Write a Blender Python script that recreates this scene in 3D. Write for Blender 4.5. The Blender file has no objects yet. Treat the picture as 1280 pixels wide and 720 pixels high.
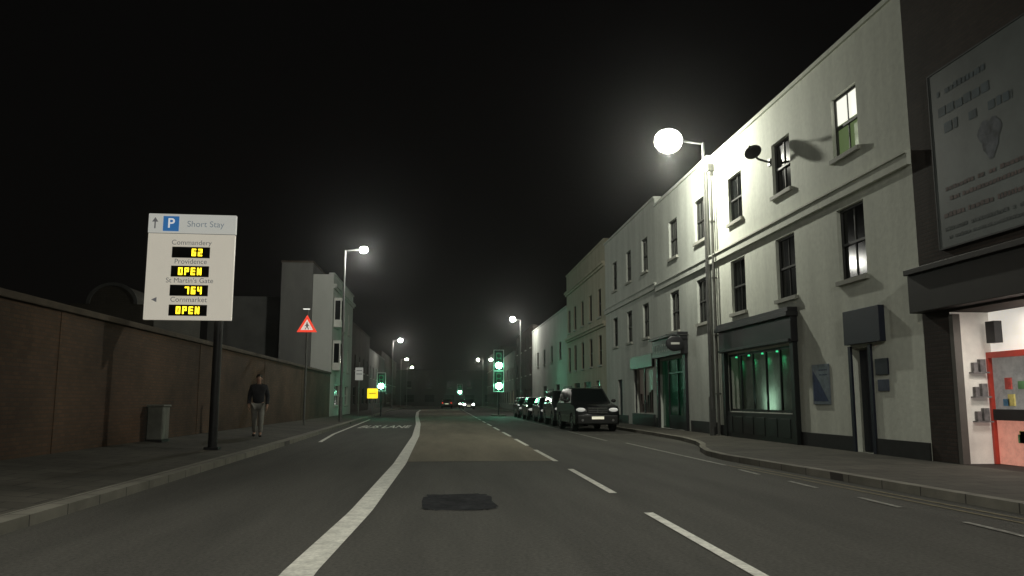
import bpy, bmesh, math, random
from mathutils import Vector, Matrix
random.seed(7)
R=math.radians
scene=bpy.context.scene
COL=scene.collection

# ---------------------------------------------------------------- materials
MATS={}
def _nodes(name):
    m=bpy.data.materials.new(name); m.use_nodes=True
    nt=m.node_tree
    return m,nt,nt.nodes['Principled BSDF']
def mat(name,col,rough=.7,metal=0,var=.2,scale=3.,bump=0,bscale=40.,emit=None,es=0.,stretch=(1,1,1),coat=0.,spec=.4,fine=0.,fscale=60):
    if name in MATS: return MATS[name]
    m,nt,p=_nodes(name); N=nt.nodes; L=nt.links
    p.inputs['Roughness'].default_value=rough
    p.inputs['Metallic'].default_value=metal
    p.inputs['Specular IOR Level'].default_value=spec
    if coat: p.inputs['Coat Weight'].default_value=coat; p.inputs['Coat Roughness'].default_value=.05
    tc=N.new('ShaderNodeTexCoord'); mp=N.new('ShaderNodeMapping'); mp.inputs['Scale'].default_value=stretch
    L.new(tc.outputs['Object'],mp.inputs['Vector'])
    nz=N.new('ShaderNodeTexNoise'); nz.inputs['Scale'].default_value=scale; nz.inputs['Detail'].default_value=6; nz.inputs['Roughness'].default_value=.6
    L.new(mp.outputs[0],nz.inputs['Vector'])
    mr=N.new('ShaderNodeMapRange'); mr.inputs[1].default_value=.3; mr.inputs[2].default_value=.7
    L.new(nz.outputs['Fac'],mr.inputs[0])
    mx=N.new('ShaderNodeMix'); mx.data_type='RGBA'
    mx.inputs[6].default_value=tuple(c*(1-var) for c in col)+(1,)
    mx.inputs[7].default_value=tuple(min(1,c*(1+var)) for c in col)+(1,)
    L.new(mr.outputs[0],mx.inputs[0])
    out=mx.outputs[2]
    if fine:
        n2=N.new('ShaderNodeTexNoise'); n2.inputs['Scale'].default_value=fscale; n2.inputs['Detail'].default_value=3
        L.new(tc.outputs['Object'],n2.inputs['Vector'])
        m2=N.new('ShaderNodeMapRange'); m2.inputs[1].default_value=.3; m2.inputs[2].default_value=.7; m2.inputs[3].default_value=1-fine; m2.inputs[4].default_value=1+fine
        L.new(n2.outputs['Fac'],m2.inputs[0])
        vm=N.new('ShaderNodeVectorMath'); vm.operation='SCALE'
        L.new(out,vm.inputs[0]); L.new(m2.outputs[0],vm.inputs['Scale']); out=vm.outputs[0]
    L.new(out,p.inputs['Base Color'])
    if bump:
        nb=N.new('ShaderNodeTexNoise'); nb.inputs['Scale'].default_value=bscale; nb.inputs['Detail'].default_value=4
        L.new(tc.outputs['Object'],nb.inputs['Vector'])
        b=N.new('ShaderNodeBump'); b.inputs['Strength'].default_value=bump; b.inputs['Distance'].default_value=.02
        L.new(nb.outputs['Fac'],b.inputs['Height']); L.new(b.outputs[0],p.inputs['Normal'])
    if emit:
        p.inputs['Emission Color'].default_value=tuple(emit)+(1,)
        p.inputs['Emission Strength'].default_value=es
    MATS[name]=m; return m
def brickmat(name,c1,c2,mortar,bw,rh,axes='yz',rough=.85,ms=.012,var=.35,vscale=.5):
    m,nt,p=_nodes(name); N=nt.nodes; L=nt.links
    p.inputs['Roughness'].default_value=rough
    p.inputs['Specular IOR Level'].default_value=.25
    tc=N.new('ShaderNodeTexCoord'); sp=N.new('ShaderNodeSeparateXYZ'); cb=N.new('ShaderNodeCombineXYZ')
    L.new(tc.outputs['Object'],sp.inputs[0])
    ix={'x':0,'y':1,'z':2}
    L.new(sp.outputs[ix[axes[0]]],cb.inputs[0]); L.new(sp.outputs[ix[axes[1]]],cb.inputs[1])
    bt=N.new('ShaderNodeTexBrick'); bt.inputs['Scale'].default_value=1
    bt.inputs['Brick Width'].default_value=bw; bt.inputs['Row Height'].default_value=rh; bt.inputs['Mortar Size'].default_value=ms
    bt.inputs['Color1'].default_value=tuple(c1)+(1,); bt.inputs['Color2'].default_value=tuple(c2)+(1,); bt.inputs['Mortar'].default_value=tuple(mortar)+(1,)
    L.new(cb.outputs[0],bt.inputs['Vector'])
    nz=N.new('ShaderNodeTexNoise'); nz.inputs['Scale'].default_value=vscale; nz.inputs['Detail'].default_value=7; nz.inputs['Roughness'].default_value=.65
    L.new(tc.outputs['Object'],nz.inputs['Vector'])
    mr=N.new('ShaderNodeMapRange'); mr.inputs[1].default_value=.3; mr.inputs[2].default_value=.7; mr.inputs[3].default_value=1-var; mr.inputs[4].default_value=1+var
    L.new(nz.outputs['Fac'],mr.inputs[0])
    vm=N.new('ShaderNodeVectorMath'); vm.operation='SCALE'
    L.new(bt.outputs['Color'],vm.inputs[0]); L.new(mr.outputs[0],vm.inputs['Scale'])
    L.new(vm.outputs[0],p.inputs['Base Color'])
    b=N.new('ShaderNodeBump'); b.inputs['Strength'].default_value=.3; b.inputs['Distance'].default_value=.01; b.invert=True
    L.new(bt.outputs['Fac'],b.inputs['Height']); L.new(b.outputs[0],p.inputs['Normal'])
    MATS[name]=m; return m
def emis(name,col,es,base=(.02,.02,.02)):
    return mat(name,base,rough=.4,var=.1,emit=col,es=es)

ASPH=mat('asphalt',(.062,.059,.052),rough=.85,var=.3,scale=.5,stretch=(2.2,.25,1),bump=.5,bscale=90,fine=.3,fscale=28,spec=.3)
BUFF=mat('buff_surfacing',(.175,.155,.118),rough=.9,var=.2,scale=.6,stretch=(2.4,.3,1),bump=.5,bscale=90,fine=.22,fscale=28,spec=.2)
TARP=mat('dark_tar',(.028,.029,.032),rough=1,var=.45,scale=2.5,bump=.3,spec=.05,fine=.3,fscale=12)
PAINT=mat('road_paint',(.60,.59,.53),rough=.6,var=.25,scale=5,bump=.2,fine=.18,fscale=25)
PAINTW=mat('worn_road_paint',(.22,.215,.19),rough=.7,var=.55,scale=6,fine=.3,fscale=20)
PAVE=brickmat('paving_slabs',(.075,.069,.057),(.060,.056,.046),(.027,.025,.022),.62,.45,'xy',var=.35,vscale=.7)
KERB=brickmat('kerb_stone',(.20,.19,.16),(.165,.158,.132),(.065,.06,.055),.9,.5,'yx',var=.25,vscale=1.5)
GROUND=mat('dark_ground',(.03,.03,.025),rough=.95,var=.3,scale=.3)
STUC=mat('white_stucco',(.66,.68,.60),rough=.85,var=.11,scale=.9,stretch=(1,1.8,.28),bump=.2,bscale=11,fine=.06,fscale=7)
STUC2=mat('grey_white_stucco',(.45,.47,.43),rough=.85,var=.16,scale=.8,stretch=(1,1.6,.3),bump=.15,bscale=14,fine=.06,fscale=6)
STUC3=mat('cream_stucco',(.38,.355,.27),rough=.85,var=.15,scale=.9,stretch=(1,1.5,.4),bump=.1)
STUC4=mat('plain_render',(.42,.43,.40),rough=.85,var=.15,scale=.4,stretch=(1,1,.5))
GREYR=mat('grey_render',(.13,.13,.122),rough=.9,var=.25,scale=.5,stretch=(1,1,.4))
GREYD=mat('dark_grey_render',(.06,.06,.057),rough=.9,var=.3,scale=.5,stretch=(1,1,.4))
PLINTH=mat('black_plinth',(.018,.018,.018),rough=.6,var=.3,scale=4)
BRICK=brickmat('brown_brick',(.088,.050,.029),(.062,.037,.023),(.055,.040,.029),.225,.075,'yz',var=.6,vscale=.3)
DBRICK=brickmat('dark_brick',(.055,.040,.034),(.042,.031,.026),(.038,.034,.03),.225,.075,'yz')
COPING=mat('coping_stone',(.065,.05,.036),rough=.9,var=.3,scale=2)
FRAME=mat('dark_window_frame',(.045,.045,.042),rough=.6,var=.1)
WFRAME=mat('white_window_frame',(.6,.6,.55),rough=.5,var=.1)
PANE=mat('dark_window_glass',(.008,.009,.009),rough=.12,var=.2,spec=.12)
SILL=mat('window_sill_stone',(.34,.34,.3),rough=.8,var=.15)
SLATE=mat('roof_slate',(.05,.05,.055),rough=.8,var=.2)
SHOPG=mat('shop_dark_green_paint',(.010,.013,.012),rough=.45,var=.2)
SHOPK=mat('shop_black_paint',(.015,.015,.017),rough=.4,var=.2)
GALV=mat('galvanised_steel',(.16,.16,.155),rough=.5,metal=.5,var=.15,scale=5)
DARKM=mat('dark_painted_metal',(.02,.02,.02),rough=.5,var=.2)
HOUS=mat('black_signal_housing',(.012,.012,.012),rough=.55,var=.1)
NAVY=mat('navy_sign_panel',(.009,.012,.026),rough=.5,var=.15)
NAVY2=mat('blue_poster',(.16,.19,.23),rough=.5,var=.3,scale=8)
PALE=mat('pale_marks',(.45,.45,.42),rough=.5,var=.2)
LENSW=emis('lit_lamp_lens',(1,1,.90),10)
LENSF=emis('lit_far_lamp_lens',(1,1,.92),40)

# ---------------------------------------------------------------- mesh builder
class MB:
    def __init__(s): s.v=[]; s.f=[]
    def quad(s,*p):
        n=len(s.v); s.v+= [tuple(q) for q in p]; s.f.append(tuple(range(n,n+len(p)))); return s
    def box(s,x0,x1,y0,y1,z0,z1):
        n=len(s.v)
        s.v+=[(x0,y0,z0),(x1,y0,z0),(x1,y1,z0),(x0,y1,z0),(x0,y0,z1),(x1,y0,z1),(x1,y1,z1),(x0,y1,z1)]
        for f in [(0,3,2,1),(4,5,6,7),(0,1,5,4),(1,2,6,5),(2,3,7,6),(3,0,4,7)]: s.f.append(tuple(n+i for i in f))
        return s
    def cyl(s,p0,p1,r0,r1=None,n=12,cap=True):
        if r1 is None: r1=r0
        p0=Vector(p0);p1=Vector(p1);d=(p1-p0).normalized()
        a=d.orthogonal().normalized();b=d.cross(a);k=len(s.v)
        for p,r in((p0,r0),(p1,r1)):
            for i in range(n):
                t=2*math.pi*i/n; s.v.append(tuple(p+a*math.cos(t)*r+b*math.sin(t)*r))
        for i in range(n):
            j=(i+1)%n; s.f.append((k+i,k+j,k+n+j,k+n+i))
        if cap: s.f.append(tuple(k+i for i in reversed(range(n)))); s.f.append(tuple(k+n+i for i in range(n)))
        return s
    def path(s,pts,r,n=8):
        for a,b in zip(pts[:-1],pts[1:]): s.cyl(a,b,r,r,n)
        return s
    def ell(s,c,rx,ry,rz,nu=16,nv=8,top=1.,bot=-1.):
        k=len(s.v)
        for j in range(nv+1):
            ph=math.asin(bot)+(math.asin(top)-math.asin(bot))*j/nv
            for i in range(nu):
                t=2*math.pi*i/nu
                s.v.append((c[0]+rx*math.cos(ph)*math.cos(t),c[1]+ry*math.cos(ph)*math.sin(t),c[2]+rz*math.sin(ph)))
        for j in range(nv):
            for i in range(nu):
                i2=(i+1)%nu; s.f.append((k+j*nu+i,k+j*nu+i2,k+(j+1)*nu+i2,k+(j+1)*nu+i))
        return s
    def obj(s,name,m,parent=None,smooth=False,bevel=0,recalc=True,label=None):
        me=bpy.data.meshes.new(name); me.from_pydata(s.v,[],s.f); me.update()
        if recalc:
            b=bmesh.new(); b.from_mesh(me); bmesh.ops.remove_doubles(b,verts=b.verts,dist=1e-5); bmesh.ops.recalc_face_normals(b,faces=b.faces); b.to_mesh(me); b.free()
        me.materials.append(m)
        if smooth:
            for p in me.polygons: p.use_smooth=True
            me.set_sharp_from_angle(angle=R(40))
        o=bpy.data.objects.new(name,me); COL.objects.link(o)
        if parent: o.parent=parent
        if bevel:
            bv=o.modifiers.new('bevel','BEVEL'); bv.width=bevel; bv.segments=2; bv.limit_method='ANGLE'
        if label: o['label']=label
        return o
def thing(name,loc,rz,label,cat,group=None):
    o=bpy.data.objects.new(name,None); o.empty_display_size=.3; COL.objects.link(o)
    o.location=loc; o.rotation_euler=(0,0,rz); tag(o,label,cat,group); return o
def tag(o,label,cat,group=None,kind=None):
    o['label']=label; o['category']=cat
    if group:o['group']=group
    if kind:o['kind']=kind
    return o
def text(name,txt,size,m,parent,M,off=0.,align='CENTER',ext=0.0):
    c=bpy.data.curves.new(name,'FONT'); c.body=txt; c.size=size; c.align_x=align; c.align_y='CENTER'; c.offset=off; c.extrude=ext
    t=bpy.data.objects.new(name+'_tmp',c); COL.objects.link(t); bpy.context.view_layer.update()
    me=bpy.data.meshes.new_from_object(t.evaluated_get(bpy.context.evaluated_depsgraph_get()))
    bpy.data.objects.remove(t)
    me.transform(M); me.materials.clear(); me.materials.append(m)
    o=bpy.data.objects.new(name,me); COL.objects.link(o)
    if parent:o.parent=parent
    return o
def light(name,kind,loc,power,col,parent=None,size=.15,rot=None,spot=None,blend=.5):
    l=bpy.data.lights.new(name,kind); l.energy=power; l.color=col
    if kind=='AREA': l.size=size
    else: l.shadow_soft_size=size
    if spot: l.spot_size=spot; l.spot_blend=blend
    o=bpy.data.objects.new(name,l); COL.objects.link(o); o.location=loc
    if rot:o.rotation_euler=rot
    if parent:o.parent=parent
    return o

# ---------------------------------------------------------------- ground, road, pavements
def interp(tab,y):
    if y<=tab[0][0]: return tab[0][1]
    for (a,va),(b,vb) in zip(tab[:-1],tab[1:]):
        if y<=b: return va+(vb-va)*(y-a)/(b-a)
    return tab[-1][1]
LK=[(-40,-4.2),(8,-4.25),(21,-4.42),(54,-5.2),(100,-6.2),(260,-7)]
RK=[(-40,6.75),(8,6.75),(13,6.5),(17.5,6.2),(19,6.3),(20.5,6.65),(22,7.15),(23.5,7.5),(26,7.8),(30,7.9),(260,7.9)]
WL=[(-40,-1.12),(6.5,-1.06),(9.8,-.93),(17,-.84),(30,-.92),(45,-1.25),(66,-1.95),(90,-2.6),(130,-3)]
def strip(f0,f1,z0,z1,y0,y1,step=1.0):
    mb=MB(); n=max(1,int((y1-y0)/step)); 
    for i in range(n):
        a=y0+(y1-y0)*i/n; b=y0+(y1-y0)*(i+1)/n
        mb.quad((f0(a),a,z0),(f1(a),a,z1),(f1(b),b,z1),(f0(b),b,z0))
    return mb
def struct(o,label,cat): return tag(o,label,cat,kind='structure')
g=MB(); g.quad((-600,-300,-.02),(600,-300,-.02),(600,900,-.02),(-600,900,-.02))
struct(g.obj('ground',GROUND),'dark bare ground stretching behind the buildings','ground')
o=strip(lambda y:interp(LK,y)-.02,lambda y:interp(RK,y)+.02,0,0,-40,260,1).obj('road',ASPH)
struct(o,'worn grey tarmac street lit by street lamps','road')
o=strip(lambda y:interp(WL,y)+.12,lambda y:2.5,.004,.004,17.6,120,2).obj('road_surfacing',BUFF)
struct(o,'buff coloured surfacing between the lane lines','road')
def zl(x,y): return .12+max(0,min(3.2,interp(LK,y)-.3-x))*.075
mb=MB(); yy=[-40+2*i for i in range(151)]
for a,b in zip(yy[:-1],yy[1:]):
    for k in range(4):
        def P(y,k):
            x0=interp(LK,y)-.28; x=x0+( -12-x0)*(k/4.0)**1.6; return (x,y,zl(x,y))
        mb.quad(P(a,k),P(b,k),P(b,k+1),P(a,k+1))
struct(mb.obj('pavement',PAVE),'slabbed pavement beside the tall brick wall','pavement')
mb=strip(lambda y:interp(LK,y),lambda y:interp(LK,y)-.28,.12,.125,-40,260,1)
m2=strip(lambda y:interp(LK,y)+.001,lambda y:interp(LK,y),-.01,.12,-40,260,1)
k=len(mb.v); mb.v+=m2.v; mb.f+=[tuple(i+k for i in f) for f in m2.f]
struct(mb.obj('kerb',KERB),'pale stone kerb along the bus lane','kerb')
mb=strip(lambda y:interp(RK,y)+.16,lambda y:9.7,.12,.14,-40,260,.5)
struct(mb.obj('pavement',PAVE),'slabbed pavement in front of the white buildings','pavement')
mb=strip(lambda y:interp(RK,y),lambda y:interp(RK,y)+.16,.12,.123,-40,260,.5)
m2=strip(lambda y:interp(RK,y)-.001,lambda y:interp(RK,y),-.01,.12,-40,260,.5)
k=len(mb.v); mb.v+=m2.v; mb.f+=[tuple(i+k for i in f) for f in m2.f]
struct(mb.obj('kerb',KERB),'stone kerb curving out around a parking bay','kerb')
# markings
o=strip(lambda y:interp(WL,y)-.13,lambda y:interp(WL,y)+.13,.008,.008,-20,110,.5).obj('road_marking',PAINT)
struct(o,'thick solid white bus lane line','road marking')
def dash(x0,x1,ya,yb,w,m=PAINT,lab='white broken lane line dash',z=.009):
    mb=MB().quad((x0-w/2,ya,z),(x0+w/2,ya,z),(x1+w/2,yb,z),(x1-w/2,yb,z))
    o=mb.obj('road_marking',m); struct(o,lab,'road marking'); o['group']='lane line dashes'
y=5.4-12
while y<105:
    f=lambda t: 2.38+.0*t+ .08*min(1,max(0,(t-5)/10))+.004*max(0,t-15)
    dash(f(y),f(y+4),y,y+4,.11); y+=6
dash(5.72,5.66,16,24.6,.09,PAINTW,'worn white parking bay line')
for a in (7.4,9.6,11.8,14): dash(5.6,5.62,a,a+1,.08,PAINTW,'worn parking bay dash')
dash(5.35,5.35,26,60,.08,PAINTW,'worn white parking bay line')
for a in(30.5,37.8,44.5,51.2): 
    o=MB().quad((5.4,a,.0095),(7.8,a,.0095),(7.8,a+.09,.0095),(5.4,a+.09,.0095)).obj('road_marking',PAINTW); struct(o,'worn parking bay divider line','road marking')
YEL=mat('yellow_line_paint',(.13,.11,.06),rough=.8,var=.5,scale=6)
for d in(.28,.5):
    o=strip(lambda y:interp(RK,y)-d-.07,lambda y:interp(RK,y)-d,.006,.006,-10,16,1).obj('road_marking',YEL); struct(o,'faded double yellow line by the kerb','road marking')
EL=[(26,-3.78),(32,-4.15),(56,-4.85)]
o=strip(lambda y:interp(EL,y)-.06,lambda y:interp(EL,y)+.06,.006,.006,26,56,1).obj('road_marking',PAINT); struct(o,'thin white edge line near the kerb','road marking')
M=Matrix.Translation((-2.75,40.5,.008))@Matrix.Diagonal((1.0,9.5,1,1))
o=text('road_lettering','BUS LANE',.56,PAINT,None,M,off=.006); struct(o,'white painted bus lane lettering on tarmac','road marking')
mb=MB(); pts=[]
for i in range(60):
    t=i/60*2*math.pi; c,s_=math.cos(t),math.sin(t)
    rx=.46*(abs(c)**.25)*(1 if c>0 else -1)*random.uniform(.88,1.06); ry=.85*(abs(s_)**.25)*(1 if s_>0 else -1)*random.uniform(.88,1.06)
    pts.append((.24+rx,10.7+ry,.004))
mb.quad(*pts); struct(mb.obj('road_patch',TARP),'dark rectangular tarmac repair patch','road patch')

# ---------------------------------------------------------------- buildings
def window(root,s0,s1,z0,z1,rec=.16,fm=FRAME,pm=PANE,bars=1,sill=True,lit=False,sm=SILL):
    f=.055; mb=MB(); a,b=rec-.07,rec-.004
    mb.box(a,b,s0+.003,s0+f,z0+.003,z1-.003).box(a,b,s1-f,s1-.003,z0+.003,z1-.003)
    mb.box(a+.002,b,s0+f,s1-f,z0+.003,z0+f+.02).box(a+.002,b,s0+f,s1-f,z1-f,z1-.003)
    zm=(z0+z1)/2
    mb.box(a-.012,b,s0+f,s1-f,zm-.028,zm+.028)
    if bars:
        sm_=(s0+s1)/2; mb.box(a+.015,b,sm_-.013,sm_+.013,z0+f+.02,zm-.028).box(a+.015,b,sm_-.013,sm_+.013,zm+.028,z1-f)
    w=thing_part('window',root)
    mb.obj('frame',fm,w)
    x=rec-.03
    if lit:
        zc=z0+(z1-z0)*.56
        MB().quad((x,s0+.02,zc),(x,s1-.02,zc),(x,s1-.02,z1-.02),(x,s0+.02,z1-.02)).obj('blind',emis('lit_blind',(1,1,.86),1.0,(.5,.5,.45)),w)
        MB().quad((x+.01,s0+.02,z0+.02),(x+.01,s1-.02,z0+.02),(x+.01,s1-.02,zc),(x+.01,s0+.02,zc)).obj('pane',mat('green_lit_pane',(.05,.06,.03),rough=.5,var=.6,scale=2.5,emit=(.28,.40,.16),es=.28),w)
    else:
        MB().quad((x,s0+.02,z0+.02),(x,s1-.02,z0+.02),(x,s1-.02,z1-.02),(x,s0+.02,z1-.02)).obj('pane',pm,w)
    if sill: MB().box(-.09,.05,s0-.07,s1+.07,z0-.09,z0+.012).obj('sill',sm,w)
def thing_part(name,root):
    o=bpy.data.objects.new(name,None); o.empty_display_size=.1; COL.objects.link(o); o.parent=root; return o
def building(name,label,X,y0,y1,H,wm,openings,side=1,depth=9,coping=True,band=None,plinth=None,cornice=None,holes=(),copm=None,roofm=SLATE,groupname=None):
    L=y1-y0
    if side==1: root=thing(name,(X,y0+.004,0),0,label,'building',groupname)
    else: root=thing(name,(X,y1-.004,0),math.pi,label,'building',groupname)
    L-=.008
    ops=[(a,b,c,d,.16) for a,b,c,d,*_ in openings]+[tuple(h) for h in holes]
    S=sorted(set([0,L]+[v for o in ops for v in o[:2]])); Z=sorted(set([0,H]+[v for o in ops for v in o[2:4]]))
    mb=MB()
    for sa,sb in zip(S[:-1],S[1:]):
        for za,zb in zip(Z[:-1],Z[1:]):
            sc,zc=(sa+sb)/2,(za+zb)/2
            if any(o[0]<sc<o[1] and o[2]<zc<o[3] for o in ops): continue
            mb.quad((0,sa,za),(0,sb,za),(0,sb,zb),(0,sa,zb))
    for a,b,c,d,r in ops:
        mb.quad((0,a,c),(0,a,d),(r,a,d),(r,a,c)).quad((0,b,c),(r,b,c),(r,b,d),(0,b,d))
        mb.quad((0,a,d),(0,b,d),(r,b,d),(r,a,d)).quad((0,a,c),(r,a,c),(r,b,c),(0,b,c))
        mb.quad((r+.001,a,c),(r+.001,b,c),(r+.001,b,d),(r+.001,a,d))
    mb.quad((0,0,0),(0,0,H),(depth,0,H),(depth,0,0)).quad((0,L,0),(depth,L,0),(depth,L,H),(0,L,H)).quad((depth,0,0),(depth,0,H),(depth,L,H),(depth,L,0))
    mb.obj('wall',wm,root,recalc=False)
    MB().box(.3,depth-.02,.02,L-.02,H-.25,H-.1).obj('roof',roofm,root)
    if coping: MB().box(-.07,.32,0,L,H,H+.12).obj('coping',copm or wm,root,bevel=.015)
    if cornice:
        for c in cornice: MB().box(-.22,-.002,0,L,c,c+.16).box(-.12,-.003,0,L,c-.14,c+.001).obj('cornice',wm,root)
    if band:
        for bz in band: MB().box(-.09,-.002,0,L,bz-.12,bz+.12).box(-.13,-.003,0,L,bz+.119,bz+.17).obj('string_course',wm,root)
    if plinth:
        for a,b in plinth[1]: MB().box(-.04,-.002,a,b,.05,plinth[0]).obj('plinth',PLINTH,root)
    for o in openings:
        k=o[4] if len(o)>4 else None
        if k=='none': continue
        window(root,o[0],o[1],o[2],o[3],lit=(k=='lit'),fm=WFRAME if k=='w' else FRAME, pm=PANE if k!='glow' else emis('dim_lit_pane',(1,.75,.4),.10),sill=(k!='nosill'))
    return root

XR=9.5
yA=15.05
opA=[]
for i,yc in enumerate((17.6,21.2,24.8)):
    s=yc-yA; opA.append((s-.6,s+.6,7.1,8.65,'lit' if i==0 else 'd')); opA.append((s-.62,s+.62,4.1,5.85,'d'))
hA=[(20.9-yA,26.0-yA,.95,2.8,.55),(17.1-yA,17.85-yA,.14,2.5,.25)]
A=building('white_building','three storey white stucco building with sash windows and pub front',XR,yA,27.2,9.8,STUC,opA,band=[6.2],plinth=(.48,[(0,16.98-yA),(17.98-yA,20.7-yA),(26.2-yA,12.1)]),holes=hA)
pf=thing_part('pub_front',A)
s0,s1=20.7-yA,26.2-yA
mb=MB().box(-.14,-.003,s0,s0+.22,.14,2.86).box(-.14,-.003,s1-.22,s1,.14,2.86)
mb.box(-.10,-.003,s0+.219,s1-.219,.14,.93)
for i in range(6): 
    c=s0+.45+i*.87; mb.box(-.115,-.099,c,c+.62,.28,.8)
mb.obj('panelling',SHOPG,pf,bevel=.01)
mb=MB().box(-.2,-.003,s0-.05,s1+.05,2.862,3.55).box(-.34,-.003,s0-.12,s1+.12,3.549,3.68).box(-.28,-.003,s0-.09,s1+.09,3.679,3.8).box(-.26,-.19,s0,s1,2.87,2.95)
mb.obj('fascia',SHOPK,pf,bevel=.012)
mb=MB()
for i in range(6):
    c=s0+.25+i*(s1-s0-.5)/5; mb.box(.02,.08,c-.022,c+.022,.952,2.798)
mb.box(.025,.075,s0+.215,s1-.215,.955,1.03).box(.025,.075,s0+.215,s1-.215,2.72,2.797)
mb.obj('glazing_bars',SHOPG,pf)
mb=MB(); n=80; yv=[s0+.22+(s1-s0-.44)*i/n for i in range(n+1)]
for i in range(n):
    xa=.34+.004*math.sin(i*.85); xb=.34+.004*math.sin((i+1)*.85)
    mb.quad((xa,yv[i],.97),(xb,yv[i+1],.97),(xb,yv[i+1],2.79),(xa,yv[i],2.79))
mb.obj('curtain',mat('pale_curtain',(.26,.30,.26),rough=.9,var=.25,scale=2),pf,recalc=False)
GL=emis('green_bulb',(.08,1,.4),.8)
for i in range(5):
    c=s0+.6+i*(s1-s0-1.2)/4
    MB().cyl((.14,c,2.75),(.14,c,2.68),.02,.04,12).obj('green_lamp',GL,pf,smooth=True)
    light('green_spot','SPOT',(.13,c,2.62),1.7,(.06,1,.38),A,.05,rot=(0,R(-42),0),spot=R(100),blend=1)
light('window_glow','AREA',(.1,(s0+s1)/2,1.1),7,(.66,1,.76),A,.8,rot=(0,R(-120),0))
dr=thing_part('door',A); a,b=17.1-yA,17.85-yA
MB().box(.15,.2,a+.03,b-.03,.15,2.45).obj('door_leaf',NAVY,dr,bevel=.008)
mb=MB().box(-.05,-.003,a-.12,a-.002,.14,2.54).box(-.05,-.003,b+.002,b+.12,.14,2.54); mb.obj('door_surround',NAVY,dr)
MB().cyl((.1,a+.12,1.1),(.14,a+.12,1.1),.03).obj('handle',GALV,dr)
mb=MB().cyl((-.1,11.75,.14),(-.1,11.75,9.6),.055,n=10)
for z in(1.5,3.5,5.5,7.5,9.2): mb.box(-.17,-.003,11.68,11.82,z,z+.05)
mb.box(-.22,-.003,11.62,11.88,9.35,9.6); mb.obj('drainpipe',mat('pipe_paint',(.12,.12,.11),rough=.5,var=.2),A,smooth=True)
def wallsign(name,label,cat,y0,y1,z0,z1,m,th=.05,marks=None,X=XR):
    t=thing(name,(X,y0,z0),0,label,cat)
    MB().box(-th,-.003,0,y1-y0,0,z1-z0).obj('panel',m,t,bevel=.005)
    return t
t=wallsign('shop_sign','dark navy sign panel above the doorway','sign',16.4,17.95,2.57,3.35,NAVY,.14)
t=wallsign('wall_plaque','small dark blue square wall sign','sign',16.35,16.85,1.85,2.2,NAVY,.04)
t=wallsign('wall_plaque','smaller grey blue wall sign under another sign','sign',16.38,16.8,1.5,1.75,mat('grey_blue_sign',(.06,.075,.11),var=.3),.03)
t=wallsign('wall_poster','pale poster with blue markings on the white wall','poster',19.0,19.9,1.2,2.2,NAVY2,.03)
MB().quad((-.0325,.06,.08),(-.0325,.84,.08),(-.0325,.84,.85),(-.0325,.55,.6)).obj('blue_marking',mat('poster_navy',(.025,.045,.11),var=.4,scale=9),t)
for i in range(2):
    mb=MB(); s=.1
    while s<.5:
        w=random.uniform(.04,.13); mb.box(-.033,-.0305,s,min(.56,s+w),.72+i*.12,.75+i*.12); s+=w+.035
    mb.obj('faint_lettering',mat('faint_marks',(.05,.08,.14),var=.3),t)

t=thing('satellite_dish',(XR-.002,21.95,8.2),0,'dark round satellite dish bracketed high on the white wall','satellite dish')
mb=MB().path([(0,0,0),(-.36,0,.1),(-.44,0,.22)],.035); mb.box(-.03,0,-.08,.08,-.1,.1); mb.obj('bracket',DARKM,t)
mb=MB(); n=20; c=Vector((-.48,0,.28)); ax=Vector((-.62,-.7,.35)).normalized(); a=ax.orthogonal().normalized(); b=ax.cross(a)
rings=[[c]*n]+[[c+(a*math.cos(2*math.pi*i/n)+b*math.sin(2*math.pi*i/n))*r+ax*(r*r*.7) for i in range(n)] for r in(.07,.14,.2,.255)]
for r0,r1 in zip(rings[:-1],rings[1:]):
    for i in range(n):
        j=(i+1)%n
        if r0 is rings[0]: mb.quad(c,r1[i],r1[j])
        else: mb.quad(r0[i],r1[i],r1[j],r0[j])
mb.obj('dish',mat('dish_grey',(.035,.035,.035),rough=.7,var=.2),t,smooth=True)
MB().path([c-a*.22+ax*.03,c+ax*.28-a*.02],.01).cyl(c+ax*.25,c+ax*.33,.025,.035).obj('receiver_arm',DARKM,t)

yB=27.2
opB=[]
for yc in(28.4,31.9):
    s=yc-yB; opB+=[(s-.6,s+.6,7.15,8.75,'d'),(s-.6,s+.6,4.1,5.75,'d')]
B=building('white_building','three storey grey white stucco building with a black shopfront',XR,yB,34.6,9.95,STUC2,opB,band=[6.2],plinth=(.55,[(0,2.9)]),holes=[(30.7-yB,34.4-yB,.14,3.0,.4)])
sf=thing_part('shopfront',B); s0,s1=30.4-yB,34.55-yB
MB().box(-.12,-.003,s0,s0+.3,.14,3.1).box(-.12,-.003,s1-.15,s1,.14,3.1).box(.05,.12,s0+.3,s1-1.3,.145,.7).box(.05,.12,s1-1.3,s1-1.22,.145,2.99).box(.05,.12,s0+1.55,s0+1.62,.702,2.99).box(.05,.12,s0+.3,s0+.37,.702,2.99).box(.055,.115,s0+.37,s1-1.3,2.4,2.46).obj('frame',SHOPK,sf)
MB().quad((.1,s0+.31,.2),(.1,s1-.16,.2),(.1,s1-.16,2.98),(.1,s0+.31,2.98)).obj('pane',mat('greenish_glass',(.008,.016,.012),rough=.15,var=.6,scale=2,emit=(.01,.12,.05),es=.07),sf)  # pane has a faint green emission of its own
MB().box(-.3,-.003,s0-.1,s1,3.102,3.85).box(-.42,-.003,s0-.14,s1,3.849,3.95).obj('fascia',SHOPK,sf,bevel=.01)
mb=MB(); s=s0+.3
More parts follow.
